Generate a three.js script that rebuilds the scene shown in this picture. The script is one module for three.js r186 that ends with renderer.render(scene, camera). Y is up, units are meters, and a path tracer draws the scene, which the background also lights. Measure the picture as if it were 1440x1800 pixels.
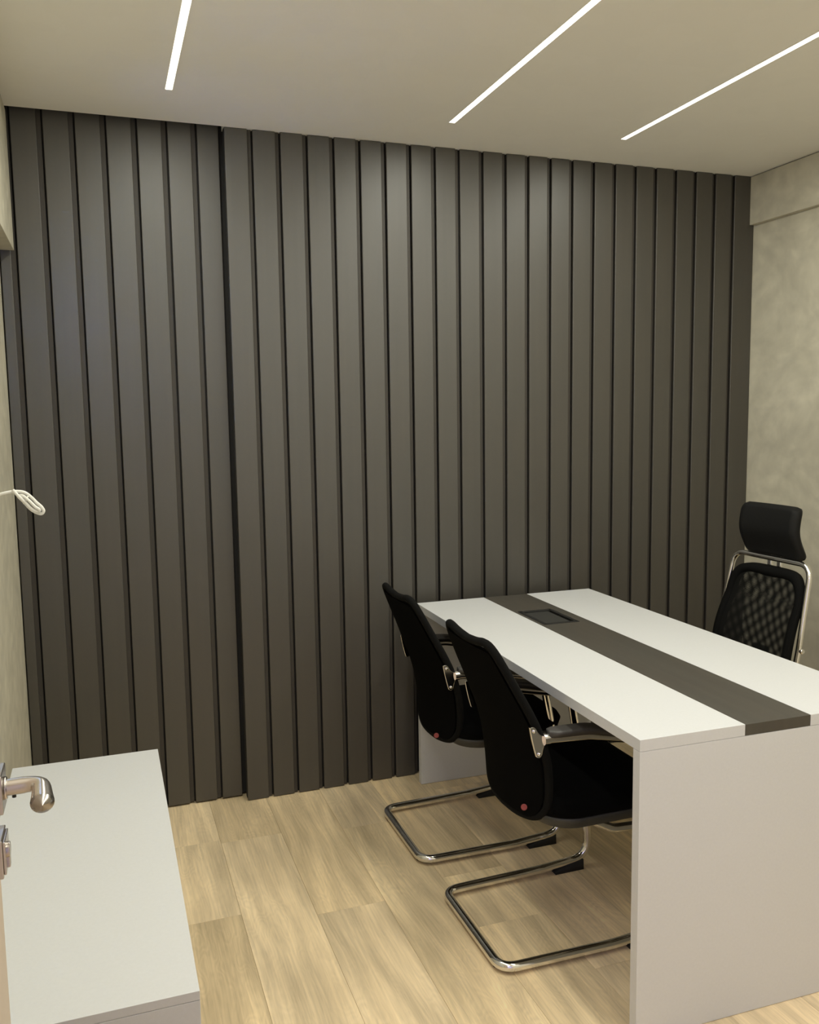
import * as THREE from 'three';
import { RoundedBoxGeometry } from 'three/addons/geometries/RoundedBoxGeometry.js';
import { mergeGeometries } from 'three/addons/utils/BufferGeometryUtils.js';
import { RectAreaLightUniformsLib } from 'three/addons/lights/RectAreaLightUniformsLib.js';
import { ImprovedNoise } from 'three/addons/math/ImprovedNoise.js';

// ---------------------------------------------------------------- camera, sky, exposure, area lights
const scene = new THREE.Scene();
const camera = new THREE.PerspectiveCamera(60.99, 1440 / 1800, 0.05, 60);
camera.position.set(-2.8382, 1.4986, 3.3118);
camera.rotation.set(-0.10981, -0.33810, -0.014585, 'YXZ');
scene.add(camera);

const renderer = new THREE.WebGLRenderer({ antialias: true });
renderer.toneMapping = THREE.LinearToneMapping;
renderer.toneMappingExposure = 1.0;
renderer.shadowMap.enabled = true;
RectAreaLightUniformsLib.init();

scene.background = new THREE.Color().setRGB(0.20, 0.40, 1.0);        // blue dusk outside the high window
scene.backgroundIntensity = 62;

const STRIP_LIGHT = { color: new THREE.Color().setRGB(1.0, 0.99, 0.86), intensity: 105 };
const CORRIDOR_LIGHT = { color: new THREE.Color().setRGB(0.42, 0.45, 1.0), intensity: 20 };
const STRIPS = [[-2.580, 0.315, 3.02], [-1.590, 0.285, 3.02], [-0.882, 0.300, 3.02]];   // x, z from, z to

// ---------------------------------------------------------------- dimensions (metres); x right, y up, z towards the camera
const H = 2.5505;                 // ceiling
const XL = -3.140, XR = 0.006;    // side walls
const ZF = 3.09;                  // entry wall
const PITCH = 0.10283;            // slat pitch

// ---------------------------------------------------------------- helpers
let seed = 7;
const rnd = () => { seed = (seed * 1664525 + 1013904223) >>> 0; return seed / 4294967296; };
const used = {};
function numbered(n) { used[n] = (used[n] || 0) + 1; return used[n] === 1 ? n : `${n}_${String(used[n] - 1).padStart(3, '0')}`; }
function shade(o) { o.traverse(c => { if (c.isMesh) { c.castShadow = true; c.receiveShadow = true; } }); return o; }
function mesh(name, geo, mat, parent, label) {
  const m = new THREE.Mesh(geo, mat); m.name = parent ? name : numbered(name);
  if (label) m.userData.label = label;
  m.castShadow = true; m.receiveShadow = true;
  (parent || scene).add(m); return m;
}
const counts = new Map();
function part(name, geo, mat, parent, label) {                     // a child with a numbered plain name
  const key = parent.uuid + name; const k = counts.get(key) || 0; counts.set(key, k + 1);
  return mesh(k ? `${name}_${String(k).padStart(3, '0')}` : name, geo, mat, parent, label);
}
function struct(name, geo, mat) { const m = mesh(name, geo, mat); m.userData.kind = 'structure'; return m; }
function thing(name, label, category, pos = [0, 0, 0], group) {
  const g = new THREE.Group(); g.name = numbered(name); g.position.set(...pos);
  g.userData = { label, category }; if (group) g.userData.group = group;
  scene.add(g); return g;
}
const V = (x, y, z) => new THREE.Vector3(x, y, z);
function metreUV(g, ou = 0, ov = 0) {                              // uv in metres by dominant normal
  const p = g.attributes.position, n = g.attributes.normal, uv = new Float32Array(p.count * 2);
  for (let i = 0; i < p.count; i++) {
    const ax = Math.abs(n.getX(i)), ay = Math.abs(n.getY(i)), az = Math.abs(n.getZ(i));
    let u, v;
    if (ay >= ax && ay >= az) { u = p.getX(i); v = p.getZ(i); } else if (ax >= az) { u = p.getZ(i); v = p.getY(i); } else { u = p.getX(i); v = p.getY(i); }
    uv[2 * i] = u + ou; uv[2 * i + 1] = v + ov;
  }
  g.setAttribute('uv', new THREE.BufferAttribute(uv, 2)); return g;
}
function box(x0, x1, y0, y1, z0, z1) {
  const g = new THREE.BoxGeometry(x1 - x0, y1 - y0, z1 - z0); g.translate((x0 + x1) / 2, (y0 + y1) / 2, (z0 + z1) / 2); return metreUV(g);
}
function rbox(x0, x1, y0, y1, z0, z1, r = 0.002, seg = 2) {
  const g = new RoundedBoxGeometry(x1 - x0, y1 - y0, z1 - z0, seg, r); g.translate((x0 + x1) / 2, (y0 + y1) / 2, (z0 + z1) / 2); return metreUV(g);
}
function merge(list) { return mergeGeometries(list.map(g => { const q = g.index ? g.toNonIndexed() : g.clone(); for (const k of Object.keys(q.attributes)) if (!['position', 'normal', 'uv'].includes(k)) q.deleteAttribute(k); return q; })); }
// polyline with filleted corners -> tube
function filleted(pts, rad) {
  const out = [pts[0].clone()];
  for (let i = 1; i < pts.length - 1; i++) {
    const a = pts[i - 1], b = pts[i], c = pts[i + 1], r = Array.isArray(rad) ? rad[i] : rad;
    const d1 = a.clone().sub(b), d2 = c.clone().sub(b); const l1 = d1.length(), l2 = d2.length(); d1.normalize(); d2.normalize();
    const ang = d1.angleTo(d2); const t = Math.min(r / Math.tan(ang / 2), l1 * 0.49, l2 * 0.49);
    const p = b.clone().addScaledVector(d1, t), q = b.clone().addScaledVector(d2, t);
    const n = 9; for (let k = 0; k <= n; k++) { const s = k / n; out.push(p.clone().multiplyScalar((1 - s) * (1 - s)).addScaledVector(b, 2 * s * (1 - s)).addScaledVector(q, s * s)); }
  }
  out.push(pts[pts.length - 1].clone());
  const clean = [out[0]]; for (const p of out) if (p.distanceTo(clean[clean.length - 1]) > 1e-4) clean.push(p);
  return clean;
}
function sweep(points, r, radial = 14, closed = false) {           // radius: number or function(0..1)
  const n = points.length, rf = typeof r === 'function' ? r : () => r;
  const tan = points.map((p, i) => { const a = points[closed ? (i - 1 + n) % n : Math.max(0, i - 1)], b = points[closed ? (i + 1) % n : Math.min(n - 1, i + 1)]; return b.clone().sub(a).normalize(); });
  let nor = Math.abs(tan[0].y) < 0.9 ? V(0, 1, 0) : V(1, 0, 0);
  const pos = [], nr = [], uv = [], idx = []; let len = 0;
  const frames = [];
  for (let i = 0; i < n; i++) {
    nor = nor.clone().addScaledVector(tan[i], -nor.dot(tan[i])).normalize();
    const bin = tan[i].clone().cross(nor); frames.push([nor, bin]); if (i) len += points[i].distanceTo(points[i - 1]);
    for (let k = 0; k <= radial; k++) {
      const a = k / radial * Math.PI * 2, d = nor.clone().multiplyScalar(Math.cos(a)).addScaledVector(bin, Math.sin(a)), q = points[i].clone().addScaledVector(d, rf(i / (n - 1)));
      pos.push(q.x, q.y, q.z); nr.push(d.x, d.y, d.z); uv.push(k / radial, len);
    }
  }
  const seg = closed ? n : n - 1;
  for (let i = 0; i < seg; i++) for (let k = 0; k < radial; k++) {
    const a = i * (radial + 1) + k, b = ((i + 1) % n) * (radial + 1) + k; idx.push(a, a + 1, b, b, a + 1, b + 1);
  }
  if (!closed) for (const e of [0, n - 1]) {
    const base = pos.length / 3, s = e ? 1 : -1, c = points[e], t = tan[e].clone().multiplyScalar(s);
    pos.push(c.x, c.y, c.z); nr.push(t.x, t.y, t.z); uv.push(0, 0);
    for (let k = 0; k <= radial; k++) { const j = e * (radial + 1) + k; pos.push(pos[3 * j], pos[3 * j + 1], pos[3 * j + 2]); nr.push(t.x, t.y, t.z); uv.push(0, 0); }
    for (let k = 0; k < radial; k++) e ? idx.push(base, base + 1 + k, base + 2 + k) : idx.push(base, base + 2 + k, base + 1 + k);
  }
  const g = new THREE.BufferGeometry();
  g.setAttribute('position', new THREE.Float32BufferAttribute(pos, 3)); g.setAttribute('normal', new THREE.Float32BufferAttribute(nr, 3)); g.setAttribute('uv', new THREE.Float32BufferAttribute(uv, 2)); g.setIndex(idx);
  return g;
}
// lofted solid from closed rings of equal count (first and last ring capped)
function loft(rings) {
  const n = rings[0].length, pos = [], idx = [];
  rings.forEach(r => r.forEach(p => pos.push(p.x, p.y, p.z)));
  for (let i = 0; i < rings.length - 1; i++) for (let k = 0; k < n; k++) { const a = i * n + k, b = i * n + (k + 1) % n; idx.push(a, a + n, b, b, a + n, b + n); }
  for (const [e, s] of [[0, 0], [rings.length - 1, 1]]) {
    const c = rings[e].reduce((q, p) => q.add(p), V(0, 0, 0)).multiplyScalar(1 / n), b = pos.length / 3; pos.push(c.x, c.y, c.z);
    for (let k = 0; k < n; k++) { const a = e * n + k, d = e * n + (k + 1) % n; s ? idx.push(a, b, d) : idx.push(a, d, b); }
  }
  const g = new THREE.BufferGeometry(); g.setAttribute('position', new THREE.Float32BufferAttribute(pos, 3)); g.setIndex(idx); g.computeVertexNormals(); return metreUV(g);
}
// solid sheet: f(u,v) -> Vector3, thickened by t behind its normal
function sheet(f, nu, nv, t) {
  const P = [], N = [];
  for (let j = 0; j <= nv; j++) for (let i = 0; i <= nu; i++) {
    const u = i / nu, v = j / nv, e = 1e-3, c = f(u, v);
    const du = f(Math.min(1, u + e), v).sub(f(Math.max(0, u - e), v)), dv = f(u, Math.min(1, v + e)).sub(f(u, Math.max(0, v - e)));
    const nn = du.cross(dv); P.push(c); N.push(nn.lengthSq() > 1e-16 ? nn.normalize() : V(-1, 0, 0));
  }
  const pos = [], uv = [], idx = [], w = nu + 1, m = P.length;
  for (const s of [0, 1]) P.forEach((p, i) => { const q = p.clone().addScaledVector(N[i], -t * s); pos.push(q.x, q.y, q.z); uv.push(q.z, q.y); });
  for (let j = 0; j < nv; j++) for (let i = 0; i < nu; i++) { const a = j * w + i, b = a + 1, c = a + w, d = c + 1; idx.push(a, b, c, b, d, c, m + a, m + c, m + b, m + b, m + c, m + d); }
  const edge = []; for (let i = 0; i < nu; i++) edge.push([i, i + 1]); for (let j = 0; j < nv; j++) edge.push([j * w + nu, (j + 1) * w + nu]);
  for (let i = nu; i > 0; i--) edge.push([nv * w + i, nv * w + i - 1]); for (let j = nv; j > 0; j--) edge.push([j * w, (j - 1) * w]);
  if (t > 0) for (const [a, b] of edge) idx.push(a, m + a, b, b, m + a, m + b);
  const g = new THREE.BufferGeometry(); g.setAttribute('position', new THREE.Float32BufferAttribute(pos, 3)); g.setAttribute('uv', new THREE.Float32BufferAttribute(uv, 2)); g.setIndex(idx); g.computeVertexNormals(); return g;
}
function single(f, nu, nv, turn = 0) {                                       // one layer of cloth, uv in metres
  const pos = [], uv = [], idx = [], w = nu + 1;
  for (let j = 0; j <= nv; j++) for (let i = 0; i <= nu; i++) { const q = f(i / nu, j / nv); pos.push(q.x, q.y, q.z); uv.push(q.z * Math.cos(turn) - q.y * Math.sin(turn), q.z * Math.sin(turn) + q.y * Math.cos(turn)); }
  for (let j = 0; j < nv; j++) for (let i = 0; i < nu; i++) { const a = j * w + i, b = a + 1, c = a + w, d = c + 1; idx.push(a, b, c, b, d, c); }
  const g = new THREE.BufferGeometry(); g.setAttribute('position', new THREE.Float32BufferAttribute(pos, 3)); g.setAttribute('uv', new THREE.Float32BufferAttribute(uv, 2)); g.setIndex(idx); g.computeVertexNormals(); return g;
}
function cyl(r0, r1, h, x, y, z, axis = 'y', seg = 24) {
  const g = new THREE.CylinderGeometry(r1, r0, h, seg); if (axis === 'x') g.rotateZ(-Math.PI / 2); if (axis === 'z') g.rotateX(Math.PI / 2); g.translate(x, y, z); return g;
}
function lathe(profile, x, y, z, seg = 28, axis = 'y') {
  const g = new THREE.LatheGeometry(profile.map(p => new THREE.Vector2(p[0], p[1])), seg); if (axis === 'x') g.rotateZ(-Math.PI / 2); if (axis === 'z') g.rotateX(Math.PI / 2); g.translate(x, y, z); return g;
}
// rounded rectangle ring in the xz plane
function ring(y, cx, cz, hx, hz, r, n = 10) {
  const out = [];
  for (const [sx, sz, a0] of [[1, 1, 0], [-1, 1, 1], [-1, -1, 2], [1, -1, 3]]) for (let k = 0; k <= n; k++) {
    const a = (a0 + k / n) * Math.PI / 2; out.push(V(cx + sx * (hx - r) + Math.cos(a) * r, y, cz + sz * (hz - r) + Math.sin(a) * r));
  }
  return out;
}

// ---------------------------------------------------------------- procedural textures
const noise = new ImprovedNoise();
const fbm = (x, y, z, o) => { let s = 0, a = 0.5; for (let i = 0; i < o; i++) { s += a * noise.noise(x, y, z + i * 7.3); x *= 2.03; y *= 2.03; a *= 0.5; } return s; };
function texture(w, h, f, srgb, repX, repY) {
  const d = new Uint8Array(w * h * 4);
  for (let j = 0; j < h; j++) for (let i = 0; i < w; i++) { const c = f(i, j), k = 4 * (j * w + i); d[k] = Math.max(0, Math.min(255, c[0])); d[k + 1] = Math.max(0, Math.min(255, c[1])); d[k + 2] = Math.max(0, Math.min(255, c[2])); d[k + 3] = 255; }
  const t = new THREE.DataTexture(d, w, h, THREE.RGBAFormat); t.wrapS = t.wrapT = THREE.RepeatWrapping; t.magFilter = THREE.LinearFilter; t.minFilter = THREE.LinearMipmapLinearFilter; t.generateMipmaps = true;
  if (srgb) t.colorSpace = THREE.SRGBColorSpace; t.repeat.set(repX, repY); t.needsUpdate = true; return t;
}
// oak-look vinyl: one sheet of 1.3 m x 2.6 m, grain along v; planks take different cuts of it
function oak(base, z0, contrast) {
  const W = 1024, L = 2048, sx = 1.3 / W, sy = 2.6 / L;
  return texture(W, L, (i, j) => {
    const x = i * sx, y = j * sy;
    const wob = fbm(x * 3.2, y * 0.9, z0, 3) * 0.16 + fbm(x * 14, y * 3.2, z0 + 5, 2) * 0.02;
    const ringv = Math.sin((x + wob) * 92 + fbm(x * 1.5, y * 0.55, z0 + 9, 2) * 14);
    const broad = fbm(x * 5.5, y * 0.75, z0 + 20, 4);
    const fine = fbm(x * 150 + wob * 50, y * 5, z0 + 30, 2);
    const pore = noise.noise(x * 420, y * 14, z0 + 40);
    const patch = fbm(x * 4, y * 2.4, z0 + 50, 3), swirl = Math.sin((fbm(x * 13, y * 3.6, z0 + 60, 3)) * 62);
    let v = 1 + contrast * (0.055 * ringv * (0.35 + Math.max(0, broad + 0.3)) + 0.36 * broad + 0.17 * fine + 0.19 * patch + 0.020 * swirl * (0.35 + Math.max(0, patch + 0.1) * 2.2));
    if (pore > 0.34) v -= 0.10 * contrast * (pore - 0.1);
    const k = Math.max(0, broad);
    return [base[0] * v, base[1] * (v - 0.012 - 0.02 * k), base[2] * (v - 0.03 - 0.05 * k)];
  }, true, 1 / 1.3, 1 / 2.6);
}
const concreteTex = texture(1024, 1024, (i, j) => {
  const x = i / 1024 * 3.2, y = j / 1024 * 3.2;
  const wx = fbm(x * 2.1, y * 2.1, 3, 3), wy = fbm(x * 2.1, y * 2.1, 11, 3);
  const a = fbm(x * 3.4 + wx * 0.9, y * 3.4 + wy * 0.9, 1, 5), b = fbm(x * 14 + wx * 2, y * 14 + wy * 2, 21, 4);
  const sw = Math.max(0, fbm(x * 9 + wy * 3, y * 9 + wx * 3, 31, 4));
  const v = 1 + 0.09 * a + 0.12 * b + 0.10 * sw; return [194 * v, 189 * v, 172 * v];
}, true, 1 / 3.2, 1 / 3.2);
const slatTex = texture(512, 1024, (i, j) => {
  const x = i / 512, y = j / 1024 * 2;
  const v = 1 + 0.10 * fbm(x * 40, y * 1.1, 2, 3) + 0.06 * fbm(x * 7, y * 3, 8, 3) + 0.04 * fbm(x * 120, y * 60, 4, 1);
  const w = fbm(x * 9, y * 2.5, 15, 2) * 5; return [75 * v + w * 0.7, 71 * v, 65 * v - w * 0.4];
}, true, 1, 0.5);
const plasterTex = texture(512, 512, (i, j) => { const v = 1 + 0.012 * fbm(i / 60, j / 60, 3, 4); return [240 * v, 238 * v, 231 * v]; }, true, 1 / 2, 1 / 2);
const laminateTex = texture(512, 512, (i, j) => { const v = 1 + 0.018 * fbm(i / 9, j / 9, 3, 3) + 0.012 * (rnd() - 0.5); return [208 * v, 209 * v, 211 * v]; }, true, 1 / 0.4, 1 / 0.4);
const fabricBump = texture(64, 64, (i, j) => { const v = 128 + 60 * Math.sin(i / 64 * Math.PI * 16) * Math.sin(j / 64 * Math.PI * 16) + 30 * (rnd() - 0.5); return [v, v, v]; }, false, 60, 60);
function netAlpha(pitch, pitchV, open) {                                   // net cloth: one hole per repeat
  return texture(32, 32, (i, j) => { const x = (i + 0.5) / 32 - 0.5, y = (j + 0.5) / 32 - 0.5; const v = (x * x * 1.0 + y * y) < open * open ? 0 : 255; return [v, v, v]; }, false, 1 / pitch, 1 / pitchV);
}

// ---------------------------------------------------------------- materials
const std = o => new THREE.MeshStandardMaterial(o);
const rgb = (r, g, b) => new THREE.Color().setRGB(r, g, b);
const M = {
  slat: new THREE.MeshPhysicalMaterial({ map: slatTex, color: rgb(0.50, 0.48, 0.45), roughness: 0.53, ior: 1.9 }),
  groove: std({ map: slatTex, color: rgb(0.62, 0.60, 0.60), roughness: 0.6 }),
  backing: std({ color: rgb(0.02, 0.019, 0.018), roughness: 0.9 }),
  concrete: std({ map: concreteTex, roughness: 0.8, bumpMap: concreteTex, bumpScale: 0.0008 }),
  plaster: std({ map: plasterTex, roughness: 0.9 }),
  floorBase: std({ color: rgb(0.08, 0.06, 0.04), roughness: 0.9 }),
  white: std({ map: laminateTex, roughness: 0.42 }),
  whiteEdge: std({ map: laminateTex, roughness: 0.5 }),
  strip: std({ map: slatTex, color: rgb(0.88, 0.88, 0.86), roughness: 0.5 }),
  chrome: std({ color: rgb(0.80, 0.79, 0.77), metalness: 1, roughness: 0.09 }),
  nickel: std({ color: rgb(0.62, 0.58, 0.55), metalness: 1, roughness: 0.24 }),
  blackPlastic: std({ color: rgb(0.012, 0.012, 0.012), roughness: 0.45 }),
  shell: std({ color: rgb(0.03, 0.03, 0.028), roughness: 0.55 }),
  pad: std({ color: rgb(0.045, 0.042, 0.04), roughness: 0.5 }),
  fabric: new THREE.MeshPhysicalMaterial({ color: rgb(0.002, 0.002, 0.002), roughness: 0.95, specularIntensity: 0.12, bumpMap: fabricBump, bumpScale: 0.0006 }),
  rim: new THREE.MeshPhysicalMaterial({ color: rgb(0.004, 0.004, 0.0038), roughness: 0.85, specularIntensity: 0.25, bumpMap: fabricBump, bumpScale: 0.0005 }),
  leather: new THREE.MeshPhysicalMaterial({ color: rgb(0.006, 0.006, 0.006), roughness: 0.7, specularIntensity: 0.5 }),
  red: std({ color: rgb(0.26, 0.045, 0.04), roughness: 0.5 }),
  cable: std({ color: rgb(0.80, 0.80, 0.76), roughness: 0.4 }),
  rubber: std({ color: rgb(0.012, 0.012, 0.012), roughness: 0.85 }),
  doorLeaf: std({ color: rgb(0.60, 0.50, 0.40), roughness: 0.5 }),
  aluminium: std({ color: rgb(0.75, 0.74, 0.72), metalness: 1, roughness: 0.35 }),
  blind: std({ color: rgb(0.75, 0.75, 0.76), roughness: 0.85 }),
  glass: new THREE.MeshPhysicalMaterial({ color: 0xffffff, transmission: 1, thickness: 0, roughness: 0.02, ior: 1.5 }),
  led: std({ color: rgb(0.9, 0.9, 0.85), emissive: rgb(1.0, 0.96, 0.82), emissiveIntensity: 3.2, roughness: 0.6 }),
  lamp: std({ color: rgb(0.9, 0.9, 0.9), emissive: rgb(1.0, 0.82, 0.8), emissiveIntensity: 4, roughness: 0.6 }),
};
for (const [k, p, q, o] of [['netBack', 0.0030, 0.0030, 0.30], ['netFront', 0.0033, 0.00313, 0.30], ['netFine', 0.0030, 0.0030, 0.28]])
  M[k] = new THREE.MeshPhysicalMaterial({ color: rgb(0.007, 0.007, 0.0065), roughness: 0.9, specularIntensity: 0.3, alphaMap: netAlpha(p, q, o), alphaTest: 0.5, side: THREE.DoubleSide });

// ---------------------------------------------------------------- floor: planks along z
const floor = struct('floor', box(XL - 0.15, XR + 0.15, -0.12, -0.006, -0.3, 4.75), M.floorBase);
const oaks = [oak([222, 203, 168], 1, 0.85), oak([217, 197, 162], 70, 0.85), oak([225, 206, 173], 150, 0.8)].map(t => std({ map: t, roughness: 0.48 }));
{
  const PW = 0.216, PL = 1.22, G = 0.00025;
  const joints = { '-2.726': 0.783, '-2.510': 0.309, '-2.294': 0.867, '-2.078': 0.362 };
  for (let c = -2; c < 14; c++) {
    const x0 = Math.max(XL - 0.1, -2.942 + c * PW - 0), x1 = Math.min(XR + 0.1, -2.942 + (c + 1) * PW);
    if (x1 - x0 < 0.01) continue;
    const key = (-2.942 + c * PW).toFixed(3), start = (joints[key] ?? (rnd() * PL)) - 2 * PL;
    for (let z = start; z < 4.7; z += PL) {
      const z0 = Math.max(z, -0.25), z1 = Math.min(z + PL, 4.7); if (z1 - z0 < 0.02) continue;
      const g = rbox(x0 + G, x1 - G, -0.006, 0, z0 + G, z1 - G, 0.0007, 1);
      const k = Math.floor(rnd() * 3), flip = rnd() < 0.5 ? -1 : 1, ou = rnd() * 3, ov = rnd() * 5, uv = g.attributes.uv;
      for (let i = 0; i < uv.count; i++) uv.setXY(i, uv.getX(i) * flip + ou, uv.getY(i) + ov);
      part('plank', g, oaks[k], floor);
    }
  }
}

// ---------------------------------------------------------------- ceiling
struct('ceiling', merge([
  box(XL - 0.15, -2.3655, H, H + 0.14, 0.0, 4.75), box(-2.3655, XR + 0.15, H, H + 0.14, -0.06, 4.75),
]), M.plaster);
struct('ceiling_pocket', box(XL - 0.15, XR + 0.15, H + 0.14, H + 0.2, -0.3, 4.75), M.plaster);

// ---------------------------------------------------------------- back wall with fixed slats
const slatGeo = {};
function slat(w, h, d) { const k = [w.toFixed(4), h, d].join(); return slatGeo[k] ||= new RoundedBoxGeometry(w, h, d, 2, 0.0028); }
function slatMesh(parent, x0, x1, y0, y1, zFront, depth) {
  const g = slat(x1 - x0, y1 - y0, depth);
  const m = part('slat', metreUV(g.clone(), x0 * 1.7 + rnd(), rnd()), M.slat, parent);
  m.position.set((x0 + x1) / 2, (y0 + y1) / 2, zFront - depth / 2); return m;
}
const SW = 0.0835, SD = 0.011, SLIT = 0.0055;
const wallBack = struct('wall_back', box(XL - 0.15, XR + 0.15, -0.12, H + 0.14, -0.36, -0.21), M.concrete);
const panelWall = struct('wall_back_panelling', box(-2.3645, XR, 0.004, H, -0.046, -0.022), M.backing);
for (let i = 0; i < 23; i++) {
  const x = -PITCH * (23 - i), last = i === 22;
  slatMesh(panelWall, x, last ? XR - 0.0005 : x + SW, 0.0015 + (i % 3) * 0.0004, H - 0.0012 * (i % 2), 0, SD);
  part('slat_backing', box(x + 0.004, last ? XR - 0.001 : x + PITCH - SLIT, 0.003, H - 0.0005, -0.022, -SD + 0.0004), M.groove, panelWall);
}
// sliding slat door, set back behind the fixed panelling
const doorZ = -0.05;
const slideDoor = struct('door_1', box(-3.138, -2.25, 0.008, H + 0.10, doorZ - 0.042, doorZ - 0.020), M.backing);
for (let k = -1; k < 7; k++) {
  const x = -3.081 + 0.1041 * k;
  slatMesh(slideDoor, Math.max(x, -3.136), k === 6 ? -2.3785 : x + 0.0835, 0.006, H + 0.10, doorZ, SD);
  part('slat_backing', box(Math.max(x, -3.136) + 0.003, Math.min(x + 0.1041 - SLIT, -2.3795), 0.007, H + 0.10, doorZ - 0.020, doorZ - SD + 0.0004), M.groove, slideDoor);
}

// ---------------------------------------------------------------- right wall, left wall, beams
struct('wall_right', box(XR, XR + 0.15, -0.12, H + 0.14, -0.3, 4.75), M.concrete);
struct('trim_1', rbox(-0.019, XR + 0.01, 2.337, H - 0.004, 0.0005, ZF, 0.0015), M.concrete);
const WIN = { z0: 0.64, z1: 1.42, y0: 1.80, y1: 2.07 };
struct('wall_left', merge([
  box(XL - 0.15, XL, -0.12, WIN.y0, -0.3, ZF + 0.14), box(XL - 0.15, XL, WIN.y1, H + 0.14, -0.3, ZF + 0.14),
  box(XL - 0.15, XL, WIN.y0, WIN.y1, -0.3, WIN.z0), box(XL - 0.15, XL, WIN.y0, WIN.y1, WIN.z1, ZF + 0.14),
]), M.concrete);
struct('trim_2', rbox(XL - 0.01, -3.0905, 2.0855, H - 0.0005, -0.0385, ZF, 0.0015), M.concrete);
{
  const w = new THREE.Group(); w.name = 'window_1'; w.userData.kind = 'structure'; scene.add(w);
  const f = 0.03, x0 = XL - 0.10, x1 = XL - 0.06;
  part('window_frame', merge([box(x0, x1, WIN.y0, WIN.y0 + f, WIN.z0, WIN.z1), box(x0, x1, WIN.y1 - f, WIN.y1, WIN.z0, WIN.z1), box(x0, x1, WIN.y0 + f, WIN.y1 - f, WIN.z0, WIN.z0 + f), box(x0, x1, WIN.y0 + f, WIN.y1 - f, WIN.z1 - f, WIN.z1)]), M.aluminium, w);
  part('pane', box(XL - 0.083, XL - 0.078, WIN.y0 + f, WIN.y1 - f, WIN.z0 + f, WIN.z1 - f), M.glass, w);
}
{
  const b = thing('roller_blind', 'white roller blind drawn over the high window in the left wall', 'blind', [0, 0, 0]);
  part('blind_fabric', box(-3.094, -3.092, 1.72, 2.05, 0.66, 1.50), M.blind, b);
  part('blind_tube', cyl(0.012, 0.012, 0.84, -3.098, 2.06, 1.08, 'z'), M.blind, b);
  part('bottom_bar', rbox(-3.099, -3.087, 1.705, 1.725, 0.66, 1.50, 0.003), M.aluminium, b);
}

// ---------------------------------------------------------------- entry wall and corridor behind the camera
const DO = { x0: -3.02, x1: -2.14, y: 2.12 };
struct('wall_front', merge([
  box(XL, DO.x0, -0.12, H, ZF, ZF + 0.14), box(DO.x1, XR, -0.12, H, ZF, ZF + 0.14), box(DO.x0, DO.x1, DO.y, H, ZF, ZF + 0.14),
]), M.plaster);
struct('wall_corridor', merge([
  box(-5.15, XR + 0.15, -0.12, H + 0.14, 4.6, 4.75), box(-5.15, -5.0, -0.12, H + 0.14, ZF, 4.6), box(-5.0, XL - 0.15, -0.12, H + 0.14, ZF, ZF + 0.14),
]), M.plaster);
struct('floor_corridor', box(-5.15, XL - 0.15, -0.12, 0, ZF, 4.75), M.doorLeaf);
struct('ceiling_corridor', box(-5.15, XL - 0.15, H, H + 0.2, ZF, 4.75), M.plaster);
{
  const t = thing('corridor_lamp', 'flat rectangular ceiling lamp in the corridor behind the doorway', 'lamp', [-3.65, H, 3.90]);
  part('lamp_frame', rbox(-0.46, 0.46, -0.03, 0, -0.31, 0.31, 0.004), M.aluminium, t);
  part('diffuser', box(-0.44, 0.44, -0.034, -0.03, -0.29, 0.29), M.lamp, t);
  const l = new THREE.RectAreaLight(CORRIDOR_LIGHT.color, CORRIDOR_LIGHT.intensity, 0.88, 0.58); l.position.set(-3.65, H - 0.037, 3.90); l.rotation.set(-Math.PI / 2, 0, 0); scene.add(l);
}

// ---------------------------------------------------------------- LED strips flush in the ceiling
const stripLabels = ['leftmost thin white LED strip in the ceiling, above the sliding slat door', 'middle thin white LED strip in the ceiling', 'rightmost thin white LED strip in the ceiling, nearest the concrete wall'];
STRIPS.forEach(([x, z0, z1], i) => {
  const t = thing('led_strip', stripLabels[i], 'light', [x, H, z0], 'LED strips in the ceiling'); const L = z1 - z0, w = 0.0105;
  part('diffuser', box(-w, w, -0.003, 0, 0, L), M.led, t);
  part('profile', merge([box(-w - 0.0025, -w, -0.0022, 0, -0.002, L + 0.002), box(w, w + 0.0025, -0.0022, 0, -0.002, L + 0.002), box(-w, w, -0.0022, 0, -0.002, 0), box(-w, w, -0.0022, 0, L, L + 0.002)]), M.plaster, t);
  const l = new THREE.RectAreaLight(STRIP_LIGHT.color, STRIP_LIGHT.intensity, 2 * w, L); l.position.set(x, H - 0.005, z0 + L / 2); l.rotation.set(-Math.PI / 2, 0, 0); scene.add(l);
});

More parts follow.
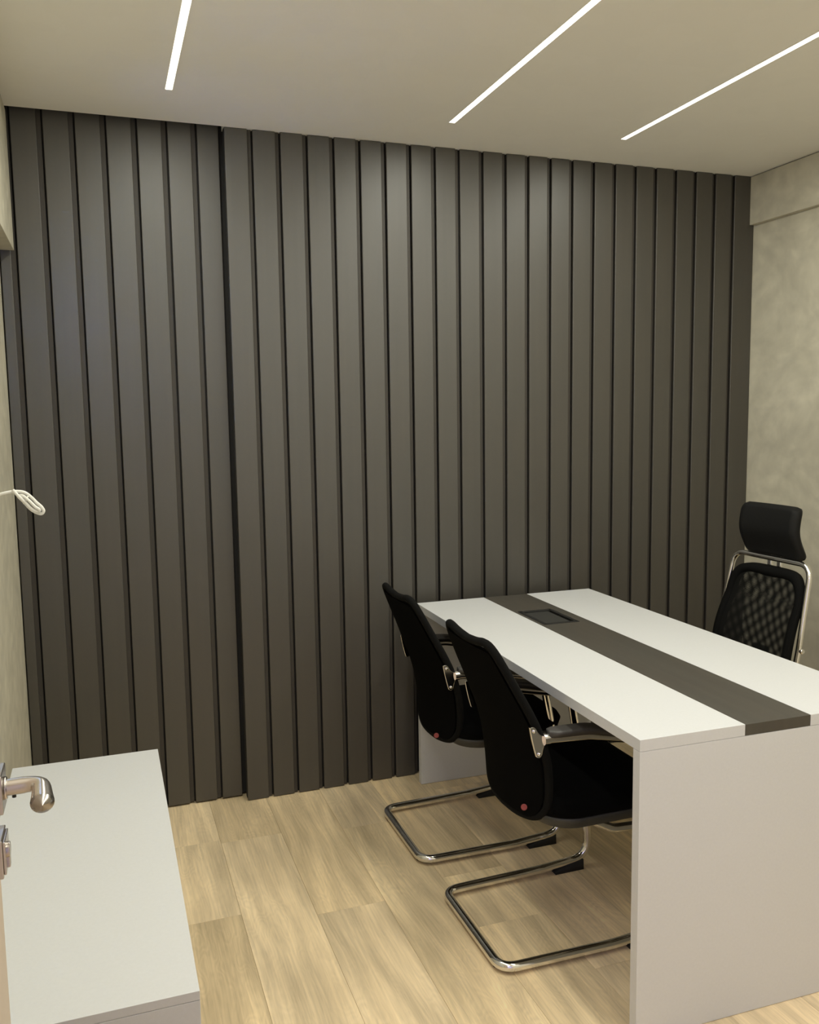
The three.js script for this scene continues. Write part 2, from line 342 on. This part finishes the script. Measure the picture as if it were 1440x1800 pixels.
// ---------------------------------------------------------------- desk
{
  const d = thing('desk', 'long white panel-sided desk with a dark stripe along its top', 'desk', [-1.6736, 0, 0]); d.rotation.y = -0.0189;
  const W = 0.7825, a = 0.2928, b = 0.4878, z0 = 0.076, z1 = 1.6656, h = 0.75, t = 0.0285;
  part('top_board', rbox(0, a - 0.0003, h - t, h, z0, z1, 0.0008, 1), M.white, d);
  part('top_board', rbox(b + 0.0003, W, h - t, h, z0, z1, 0.0008, 1), M.white, d);
  part('inlay_strip', merge([rbox(a, b, h - t, h - 0.0003, z0, 0.375, 0.0008, 1), rbox(a, b, h - t, h - 0.0003, 0.590, z1, 0.0008, 1), rbox(a, a + 0.018, h - t, h - 0.0003, 0.375, 0.59, 0.0004, 1), rbox(b - 0.045, b, h - t, h - 0.0003, 0.375, 0.59, 0.0004, 1)]), M.strip, d, 'dark grey-brown stripe');
  part('side_panel', rbox(0, W, 0.001, h - t - 0.0006, z1 - 0.028, z1, 0.0008, 1), M.whiteEdge, d);
  part('side_panel', rbox(0, W, 0.001, h - t - 0.0006, z0, z0 + 0.028, 0.0008, 1), M.whiteEdge, d);
  // cable box let into the stripe
  const x0 = a + 0.018, x1 = b - 0.045, c0 = 0.375, c1 = 0.590;
  const f = part('cable_box', merge([box(x0, x1, h - 0.05, h - 0.047, c0, c1), rbox(x0 - 0.004, x0 + 0.010, h - 0.05, h + 0.0015, c0 - 0.004, c1 + 0.004, 0.001), rbox(x1 - 0.010, x1 + 0.004, h - 0.05, h + 0.0015, c0 - 0.004, c1 + 0.004, 0.001), rbox(x0, x1, h - 0.05, h + 0.0015, c0 - 0.004, c0 + 0.012, 0.001), rbox(x0, x1, h - 0.05, h + 0.0015, c1 - 0.012, c1 + 0.004, 0.001)]), M.blackPlastic, d, 'black cable box with a recessed lid');
  part('lid', rbox(x0 + 0.011, x1 - 0.018, h - 0.008, h - 0.003, c0 + 0.013, c1 - 0.013, 0.0012), M.shell, f);
}

// ---------------------------------------------------------------- low white cabinet along the left wall
{
  const h = 0.60, x0 = -3.101, x1 = -2.7355, z0 = 0.905, z1 = 1.986, t = 0.0155;
  const c = thing('cabinet', 'low white cabinet in the left foreground under the door handle', 'cabinet', [x0, 0, z0]);
  const W = x1 - x0, L = z1 - z0;
  part('top_board', rbox(0, W, h - t, h, 0, L, 0.0008, 1), M.white, c);
  part('side_panel', rbox(0, W, 0.001, h - t - 0.0006, L - 0.0155, L, 0.0008, 1), M.whiteEdge, c);
  part('side_panel', rbox(0, W, 0.001, h - t - 0.0006, 0, 0.0155, 0.0008, 1), M.whiteEdge, c);
  part('back_panel', rbox(0, 0.006, 0.06, h - t, 0.0155, L - 0.0155, 0.0008, 1), M.whiteEdge, c);
  part('base_board', rbox(0.006, W - 0.02, 0.06, 0.0755, 0.0155, L - 0.0155, 0.0008, 1), M.whiteEdge, c);
  part('plinth', rbox(W - 0.05, W - 0.035, 0.001, 0.06, 0.0155, L - 0.0155, 0.0008, 1), M.whiteEdge, c);
  for (const s of [0, 1]) part('door', rbox(W - 0.019, W - 0.001, 0.062, h - t - 0.003, 0.018 + s * (L - 0.034) / 2, 0.015 + (s + 1) * (L - 0.034) / 2, 0.0012, 1), M.white, c);
}

// ---------------------------------------------------------------- entry door, open along the left, with lever and lock
{
  const xf = -2.9745, zf = 2.245, T = 0.035;
  const d = new THREE.Group(); d.name = 'door_2'; d.userData.kind = 'structure'; scene.add(d);
  part('door_leaf', rbox(xf - T, xf, 0.008, 2.10, zf, ZF + 0.03, 0.0015), M.doorLeaf, d);
  const hz = 2.302, hy = 1.1005;
  const handle = part('door_handle', merge([
    rbox(xf, xf + 0.0168, hy - 0.0215, hy + 0.0215, hz - 0.0215, hz + 0.0215, 0.0012),
    lathe([[0, 0], [0.0125, 0], [0.0125, 0.002], [0.0115, 0.003], [0, 0.003]], xf + 0.0168, hy, hz, 28, 'x'),
  ]), M.nickel, d, 'satin nickel lever handle on a square rose');
  const path = filleted([V(xf + 0.010, hy, hz), V(-2.9200, hy + 0.001, hz), V(-2.9168, hy - 0.006, hz + 0.048)], [0, 0.018, 0]);
    // resample evenly for a smooth droplet grip
  const curve = new THREE.CatmullRomCurve3(path, false, 'centripetal'); const N = 60, pts = curve.getSpacedPoints(N);
  const rad = s => { if (s < 0.3) return 0.0092; const q = (s - 0.3) / 0.7; const swell = 0.0092 - 0.0008 * Math.sin(Math.min(1, q * 3) * Math.PI) + 0.0040 * q * q; return q > 0.88 ? swell * Math.sqrt(Math.max(0.0004, 1 - ((q - 0.88) / 0.12) ** 2)) : swell; };
  part('lever', sweep(pts, rad, 24), M.nickel, handle);
  part('grub_screw', cyl(0.0022, 0.0022, 0.003, xf + 0.026, hy - 0.0102, hz, 'y', 12), M.blackPlastic, handle);
  const ly = 1.0285;
  const lock = part('door_lock', merge([
    rbox(xf, xf + 0.013, ly - 0.0215, ly + 0.0215, hz - 0.0215, hz + 0.0215, 0.0012),
    rbox(xf + 0.013, xf + 0.0157, ly - 0.0185, ly + 0.0185, hz - 0.0185, hz + 0.0185, 0.001),
  ]), M.nickel, d, 'satin nickel keyhole plate');
  part('cylinder', merge([lathe([[0, 0], [0.0085, 0], [0.0085, 0.0182], [0.008, 0.0187], [0, 0.0187]], xf, ly + 0.002, hz, 24, 'x'), rbox(xf, xf + 0.0184, ly - 0.017, ly - 0.002, hz - 0.005, hz + 0.005, 0.001)]), M.nickel, lock);
}

// ---------------------------------------------------------------- visitor chairs (facing +x)
function visitorChair(label, z, tagAt) {
  const t = thing('visitor_chair', label, 'chair', [-1.65, 0, z], 'black cantilever visitor chairs at the desk');
  const X = x => x + 1.65, R = 0.0135, hw = 0.215;
  // one bent chrome tube: arm, front upright, floor runner, rear bar and back up again
  const side = s => [V(X(-1.772), 0.645, s * hw), V(X(-1.64), 0.638, s * hw), V(X(-1.52), 0.614, s * hw), V(X(-1.449), 0.587, s * hw), V(X(-1.425), 0.46, s * hw), V(X(-1.392), 0.27, s * hw), V(X(-1.378), 0.034, s * (hw + 0.002)), V(X(-1.56), 0.0215, s * hw), V(X(-1.898), 0.0205, s * (hw - 0.008))];
  const a = side(-1), b = side(1).reverse();
  const rr = [0, 0.15, 0.15, 0.022, 0.5, 0.4, 0.07, 0.3, 0.05];
  part('frame', sweep(filleted([...a, ...b], [...rr, ...rr.slice().reverse()]), R, 18), M.chrome, t, 'bent chrome tube frame');
  for (const s of [-1, 1]) {
    part('seat_carrier', sweep(filleted([V(X(-1.39), 0.345, s * (hw - 0.012)), V(X(-1.545), 0.345, s * (hw - 0.028)), V(X(-1.60), 0.372, s * (hw - 0.035)), V(X(-1.67), 0.392, s * (hw - 0.045))], [0, 0.06, 0.05, 0]), R * 0.92, 14), M.chrome, t);
    // arm pad
    const pad = []; for (let k = 0; k <= 14; k++) { const q = k / 14, x = -1.765 + q * 0.285, y = 0.6575 - 0.052 * Math.max(0, (q - 0.35) / 0.65) ** 1.7 - 0.005 * q, e = Math.min(1, Math.sqrt(Math.min(q, 1 - q) * 14 + 0.25)); pad.push([V(X(x), y - 0.004, s * hw - 0.024 * e), V(X(x), y + 0.008, s * hw - 0.024 * e), V(X(x), y + 0.013, s * hw - 0.019 * e), V(X(x), y + 0.013, s * hw + 0.019 * e), V(X(x), y + 0.008, s * hw + 0.024 * e), V(X(x), y - 0.004, s * hw + 0.024 * e)]); }
    part('arm_pad', loft(pad), M.pad, t);
    // back bracket: chrome plate with two screws
    const sh = new THREE.Shape(); sh.moveTo(-0.169, 0.682); sh.quadraticCurveTo(-0.158, 0.686, -0.152, 0.676); sh.quadraticCurveTo(-0.142, 0.655, -0.126, 0.655); sh.lineTo(-0.124, 0.634); sh.quadraticCurveTo(-0.132, 0.628, -0.135, 0.606); sh.quadraticCurveTo(-0.14, 0.594, -0.150, 0.602); sh.quadraticCurveTo(-0.162, 0.640, -0.169, 0.682);
    const pl = new THREE.ExtrudeGeometry(sh, { depth: 0.005, bevelEnabled: true, bevelSize: 0.001, bevelThickness: 0.001, bevelSegments: 2, steps: 1 }); pl.translate(0, 0, s * 0.2155 - 0.0025);
    const br = part('arm_bracket', merge([pl, cyl(0.0155, 0.0155, 0.016, X(-1.771), 0.645, s * hw, 'x', 20)]), M.chrome, t);
    for (const [sx, sy] of [[-0.158, 0.672], [-0.143, 0.608]]) part('screw', lathe([[0, -0.006], [0.0045, -0.006], [0.0045, 0.0035], [0.003, 0.005], [0, 0.0053]], sx, sy, s * 0.2185, 14, 'z'), M.chrome, br);
    // glides
    const foot = [[-1.510, 0.008], [-1.465, 0.020], [-1.405, 0.030]].map(([x, y]) => [V(X(x), 0.0005, s * hw - 0.016), V(X(x), y + 0.004, s * hw - 0.014), V(X(x), y + 0.004, s * hw + 0.014), V(X(x), 0.0005, s * hw + 0.016)]);
    part('glide', loft(foot), M.rubber, t);
    part('glide', cyl(0.008, 0.008, 0.012, X(-1.893), 0.006, s * 0.16, 'y', 14), M.rubber, t);
  }
  // seat
  const cz = 0, cx = X(-1.565), hx = 0.205, hz = 0.235;
  part('seat_shell', loft([ring(0.378, cx, cz, hx - 0.06, hz - 0.06, 0.06), ring(0.380, cx, cz, hx - 0.03, hz - 0.025, 0.08), ring(0.388, cx, cz, hx - 0.012, hz - 0.008, 0.09), ring(0.408, cx, cz, hx - 0.001, hz - 0.001, 0.10), ring(0.416, cx, cz, hx - 0.001, hz - 0.001, 0.10), ring(0.418, cx, cz, hx - 0.006, hz - 0.006, 0.095)]), M.shell, t, 'dark plastic seat shell');
  part('seat', loft([ring(0.416, cx, cz, hx - 0.012, hz - 0.012, 0.09), ring(0.420, cx, cz, hx, hz, 0.10), ring(0.440, cx + 0.003, cz, hx + 0.004, hz + 0.002, 0.10), ring(0.457, cx, cz, hx - 0.004, hz - 0.008, 0.09), ring(0.466, cx - 0.004, cz, hx - 0.022, hz - 0.03, 0.08), ring(0.469, cx - 0.006, cz, hx - 0.06, hz - 0.07, 0.06)]), M.fabric, t);
  // backrest
  const prof = [[0.375, -1.747], [0.44, -1.746], [0.49, -1.750], [0.573, -1.763], [0.65, -1.785], [0.72, -1.815], [0.82, -1.860], [0.90, -1.897]];
  const xb = h => { for (let i = 1; i < prof.length; i++) if (h <= prof[i][0] || i === prof.length - 1) { const [h0, x0] = prof[i - 1], [h1, x1] = prof[i]; return x0 + (x1 - x0) * (h - h0) / (h1 - h0); } };
  const xs = h => (xb(h - 0.02) + 2 * xb(h) + xb(h + 0.02)) / 4;
  const half = [[0, 0.385], [0.09, 0.388], [0.15, 0.402], [0.183, 0.435], [0.199, 0.50], [0.206, 0.58], [0.206, 0.66], [0.199, 0.73], [0.186, 0.79], [0.172, 0.84], [0.158, 0.872], [0.138, 0.892], [0.112, 0.895], [0.07, 0.888], [0, 0.882]].map(([w, h]) => V(0, h, w));
  const hc = new THREE.CatmullRomCurve3(half, false, 'centripetal'), hp = hc.getSpacedPoints(70);
  const wide = h => { for (let i = 1; i < hp.length; i++) if (h <= hp[i].y) { const q = (h - hp[i - 1].y) / Math.max(1e-6, hp[i].y - hp[i - 1].y); return hp[i - 1].z + q * (hp[i].z - hp[i - 1].z); } return 0; };
  const dish = h => 0.040 - 0.026 * Math.min(1, Math.max(0, (h - 0.70) / 0.18));
  const B = (h, w, off = 0) => V(X(xs(h)) - dish(h) * (1 - Math.min(1.2, (w / 0.2) ** 2)) + off, h, w);
  const outline = [...hp.map(p => B(p.y, p.z)), ...hp.slice(1, -1).reverse().map(p => B(p.y, -p.z))];
  part('back_rim', sweep(outline, 0.0115, 12, true), M.rim, t);
  const surf = off => (u, v) => { const h = 0.387 + (0.887 - 0.387) * (0.5 - 0.5 * Math.cos(Math.PI * v)), w = wide(h) * 0.985 * (2 * u - 1); return B(h, w, off); };
  part('back_net', single(surf(-0.004), 26, 40), M.netFine, t);
  const bolster = (u, v) => { const h = 0.395 + 0.478 * (0.5 - 0.5 * Math.cos(Math.PI * v)), w = wide(h) * 0.94 * (2 * u - 1); return B(h, w, 0.004); };
  part('back_pad', sheet(bolster, 26, 36, -0.016), M.fabric, t);
  const yoke = [[0.386, -1.738], [0.40, -1.751], [0.45, -1.763], [0.50, -1.769]].map(([h, x], i) => { const w = [0.12, 0.13, 0.12, 0.10][i]; return [V(X(x) - 0.012, h, -w), V(X(x) - 0.030, h, -w * 0.6), V(X(x) - 0.034, h, 0), V(X(x) - 0.030, h, w * 0.6), V(X(x) - 0.012, h, w), V(X(x) + 0.004, h, w), V(X(x) + 0.0, h, 0), V(X(x) + 0.004, h, -w)]; });
  part('back_yoke', loft(yoke), M.blackPlastic, t);
  const tagDisc = part('tag', lathe([[0, 0], [0.0088, 0], [0.0088, 0.0014], [0.008, 0.002], [0.004, 0.002], [0.0037, 0.0014], [0, 0.0014]], 0, 0, 0, 22, 'z'), M.red, t, 'small round red tag');
  tagDisc.position.set(X(tagAt[0]), tagAt[1], tagAt[2]); tagDisc.rotation.set(-0.25, -0.5, 0);
  return t;
}
visitorChair('black mesh-backed cantilever chair nearer the slat wall', 0.507, [-1.798, 0.400, 0.093]);
visitorChair('black mesh-backed cantilever chair nearer the camera, beside the desk end panel', 1.122, [-1.789, 0.421, 0.124]);

// ---------------------------------------------------------------- office chair (facing -x) behind the desk
{
  const t = thing('office_chair', 'black high-back mesh office chair with headrest behind the desk', 'office chair', [-0.56, 0, 0.648]);
  const X = x => x + 0.56, fx = y => X(-0.428 + 0.19 * (y - 0.92)), R = 0.0105;
  const fr = [V(fx(0.44) - 0.10, 0.43, -0.205), V(fx(0.46), 0.46, -0.215), V(fx(0.63), 0.63, -0.216), V(fx(0.935), 0.935, -0.203), V(fx(0.935), 0.935, 0.203), V(fx(0.63), 0.63, 0.216), V(fx(0.46), 0.46, 0.215), V(fx(0.44) - 0.10, 0.43, 0.205)];
  part('back_frame', sweep(filleted(fr, [0, 0.05, 0.5, 0.062, 0.062, 0.5, 0.05, 0]), R, 16), M.chrome, t, 'chrome tube back frame');
  for (const s of [-1, 1]) part('bolt', merge([lathe([[0, -0.012], [0.010, -0.012], [0.010, 0.008], [0.008, 0.0105], [0.005, 0.011], [0, 0.010]], fx(0.628) + 0.004, 0.628, s * 0.224, 18, 'z')]), M.chrome, t);
  const hwid = [[0.50, 0.160], [0.515, 0.186], [0.55, 0.200], [0.62, 0.204], [0.74, 0.198], [0.82, 0.192], [0.862, 0.178], [0.886, 0.155], [0.898, 0.120], [0.902, 0]];
  const half = [V(0, 0.495, 0), V(0, 0.497, 0.12), ...hwid.map(([h, w]) => V(0, h, w))];
  const hp = new THREE.CatmullRomCurve3(half, false, 'centripetal').getSpacedPoints(60);
  const wide = h => { for (let i = 1; i < hp.length; i++) if (h <= hp[i].y) { const q = (h - hp[i - 1].y) / Math.max(1e-6, hp[i].y - hp[i - 1].y); return hp[i - 1].z + q * (hp[i].z - hp[i - 1].z); } return 0; };
  const B = (h, w, off) => V(fx(h) - 0.004 + 0.022 * (1 - Math.min(1, (w / 0.2) ** 2)) - 0.022 * Math.max(0, 1 - ((h - 0.62) / 0.16) ** 2) + off, h, w);
  const surf = off => (u, v) => { const h = 0.497 + 0.404 * (0.5 - 0.5 * Math.cos(Math.PI * v)); return B(h, wide(h) * 0.985 * (2 * u - 1), off); };
  part('back_net', single(surf(-0.012), 24, 34, 0.045), M.netFront, t);
  part('back_net', single(surf(0.010), 24, 34), M.netBack, t);
  // stitched black border all round the net
  const path = [...hp, ...hp.slice(1, -1).reverse().map(p => V(0, p.y, -p.z))];
  const cen = V(0, 0.70, 0), rings = path.map(p => { const inn = p.clone().lerp(cen, 0.0); const d = V(0, cen.y - p.y, -p.z); const L = d.length(); d.multiplyScalar(0.030 / L * (1 + 0.25 * Math.abs(d.y) / L)); inn.add(d); const m = p.clone().lerp(inn, 0.5); const q = (a, o) => B(Math.min(0.9015, a.y), a.z, o); return [q(p, 0.011), q(p, -0.013), q(m, -0.0175), q(inn, -0.0135), q(inn, 0.0105), q(m, 0.014)]; });
  rings.push(rings[0]); part('back_border', loft(rings), M.rim, t);
  // headrest
  const hr = (u, v) => { const y = 0.938 + 0.205 * v, z = 0.158 * (2 * u - 1); const x = X(-0.398 - 0.041 * Math.sin(Math.min(1, v / 0.58) * Math.PI / 2) ** 1.4 + 0.016 * Math.max(0, (v - 0.55) / 0.45) ** 1.8); return V(x - 0.012 * (z / 0.158) ** 2 + 0.006, y, z); };
  const hrings = []; const NV = 26, rc = 0.030;
  for (let j = 0; j <= NV; j++) {
    const v = j / NV, y = 0.2 * v, e = Math.min(y, 0.2 - y), rcut = e < rc ? rc - Math.sqrt(Math.max(0, rc * rc - (rc - e) ** 2)) : 0, hz = 0.158 - rcut;
    const th = 0.022 * Math.sqrt(Math.max(0.02, 1 - Math.max(0, 1 - e / 0.012) ** 2)); const loop = [];
    const n = 16; const at = (u, o) => { const c = hr(0.5 + (u - 0.5) * (hz / 0.158), v); c.x += o; return c; };
    for (let k = 0; k <= n; k++) { const u = k / n, s = Math.sqrt(Math.max(0.0, 1 - Math.max(0, (Math.abs(2 * u - 1) - 0.86) / 0.14) ** 2)); loop.push(at(u, -th * s)); }
    for (let k = n - 1; k > 0; k--) { const u = k / n, s = Math.sqrt(Math.max(0.0, 1 - Math.max(0, (Math.abs(2 * u - 1) - 0.86) / 0.14) ** 2)); loop.push(at(u, th * s)); }
    hrings.push(loop);
  }
  part('headrest', loft(hrings), M.leather, t, 'curved padded headrest');
  part('headrest_bracket', merge([rbox(X(-0.412), X(-0.400), 0.88, 1.03, -0.035, -0.015, 0.003), rbox(X(-0.412), X(-0.400), 0.88, 1.03, 0.015, 0.035, 0.003)]), M.chrome, t);
  part('lumbar_mount', rbox(fx(0.55) + 0.018, fx(0.55) + 0.035, 0.44, 0.60, -0.03, 0.05, 0.006), M.blackPlastic, t);
  // seat, gas lift, star base
  const cx = X(-0.68), hx = 0.235, hz = 0.24;
  part('seat', loft([ring(0.400, cx, 0, hx - 0.03, hz - 0.03, 0.08), ring(0.412, cx, 0, hx, hz, 0.09), ring(0.440, cx, 0, hx + 0.004, hz + 0.003, 0.09), ring(0.458, cx, 0, hx - 0.012, hz - 0.012, 0.08), ring(0.464, cx, 0, hx - 0.06, hz - 0.06, 0.06)]), M.fabric, t);
  part('tilt_mechanism', merge([rbox(cx - 0.09, cx + 0.10, 0.352, 0.402, -0.07, 0.07, 0.01), rbox(cx + 0.05, cx + 0.225, 0.39, 0.405, -0.20, 0.20, 0.005)]), M.blackPlastic, t);
  part('gas_lift', merge([cyl(0.014, 0.014, 0.12, cx, 0.30, 0), cyl(0.027, 0.025, 0.18, cx, 0.17, 0)]), M.blackPlastic, t);
  for (let k = 0; k < 5; k++) {
    const an = k / 5 * Math.PI * 2 + 0.3, dx = Math.cos(an), dz = Math.sin(an);
    const lg = part('base_leg', sweep([0, 0.25, 0.5, 0.75, 1].map(q => V(cx + dx * 0.30 * q, 0.115 - 0.035 * q, dz * 0.30 * q)), s => 0.024 - 0.010 * s, 12), M.chrome, t);
    const c = part('caster', merge([lathe([[0, -0.026], [0.022, -0.026], [0.026, -0.021], [0.026, -0.006], [0.02, -0.004], [0.02, 0.004], [0.026, 0.006], [0.026, 0.021], [0.022, 0.026], [0, 0.026]], 0, 0, 0, 20, 'z').rotateY(-an + 0.5).translate(cx + dx * 0.295, 0.0265, dz * 0.295), cyl(0.006, 0.006, 0.035, cx + dx * 0.295, 0.06, dz * 0.295)]), M.blackPlastic, lg);
  }
}

// ---------------------------------------------------------------- white cable tied in a coil, sticking out of the left wall
{
  const t = thing('cable', 'white cable with its end tied in a small coil, sticking out from the left wall', 'cable', [-3.0, 1.365, 1.5]);
  const main = [[-0.139, -0.075, -0.03], [-0.10, -0.045, -0.02], [-0.060, -0.015, -0.01], [-0.026, -0.003, 0], [0.0005, 0.0015, 0], [0.017, -0.001, 0.002], [0.028, -0.010, 0.002], [0.037, -0.021, 0.001], [0.046, -0.031, 0], [0.0490, -0.0385, 0], [0.0455, -0.0435, -0.001], [0.037, -0.0415, -0.003], [0.026, -0.034, -0.005], [0.014, -0.0185, -0.006], [0.006, -0.008, -0.004], [0.012, -0.006, 0.003], [0.024, -0.016, 0.007], [0.034, -0.028, 0.006], [0.042, -0.036, 0.004], [0.040, -0.0385, 0.002], [0.030, -0.034, 0.004], [0.018, -0.020, 0.006], [0.006, -0.006, 0.007], [-0.0025, 0.0055, 0.007]].map(p => V(...p));
  const cv = new THREE.CatmullRomCurve3(main, false, 'centripetal');
  part('cord', sweep(cv.getSpacedPoints(220), 0.0031, 12), M.cable, t);
  part('wire_tie', sweep([[0.014, -0.0225, -0.004], [0.020, -0.0155, 0.010], [0.024, -0.007, 0.004], [0.022, -0.0085, -0.005], [0.015, -0.0205, -0.008]].map(p => V(...p)), 0.0014, 8, true), M.cable, t);
  part('wall_plate', rbox(-0.1395, -0.131, -0.135, -0.015, -0.07, 0.01, 0.002), M.white, t);
}

renderer.render(scene, camera);
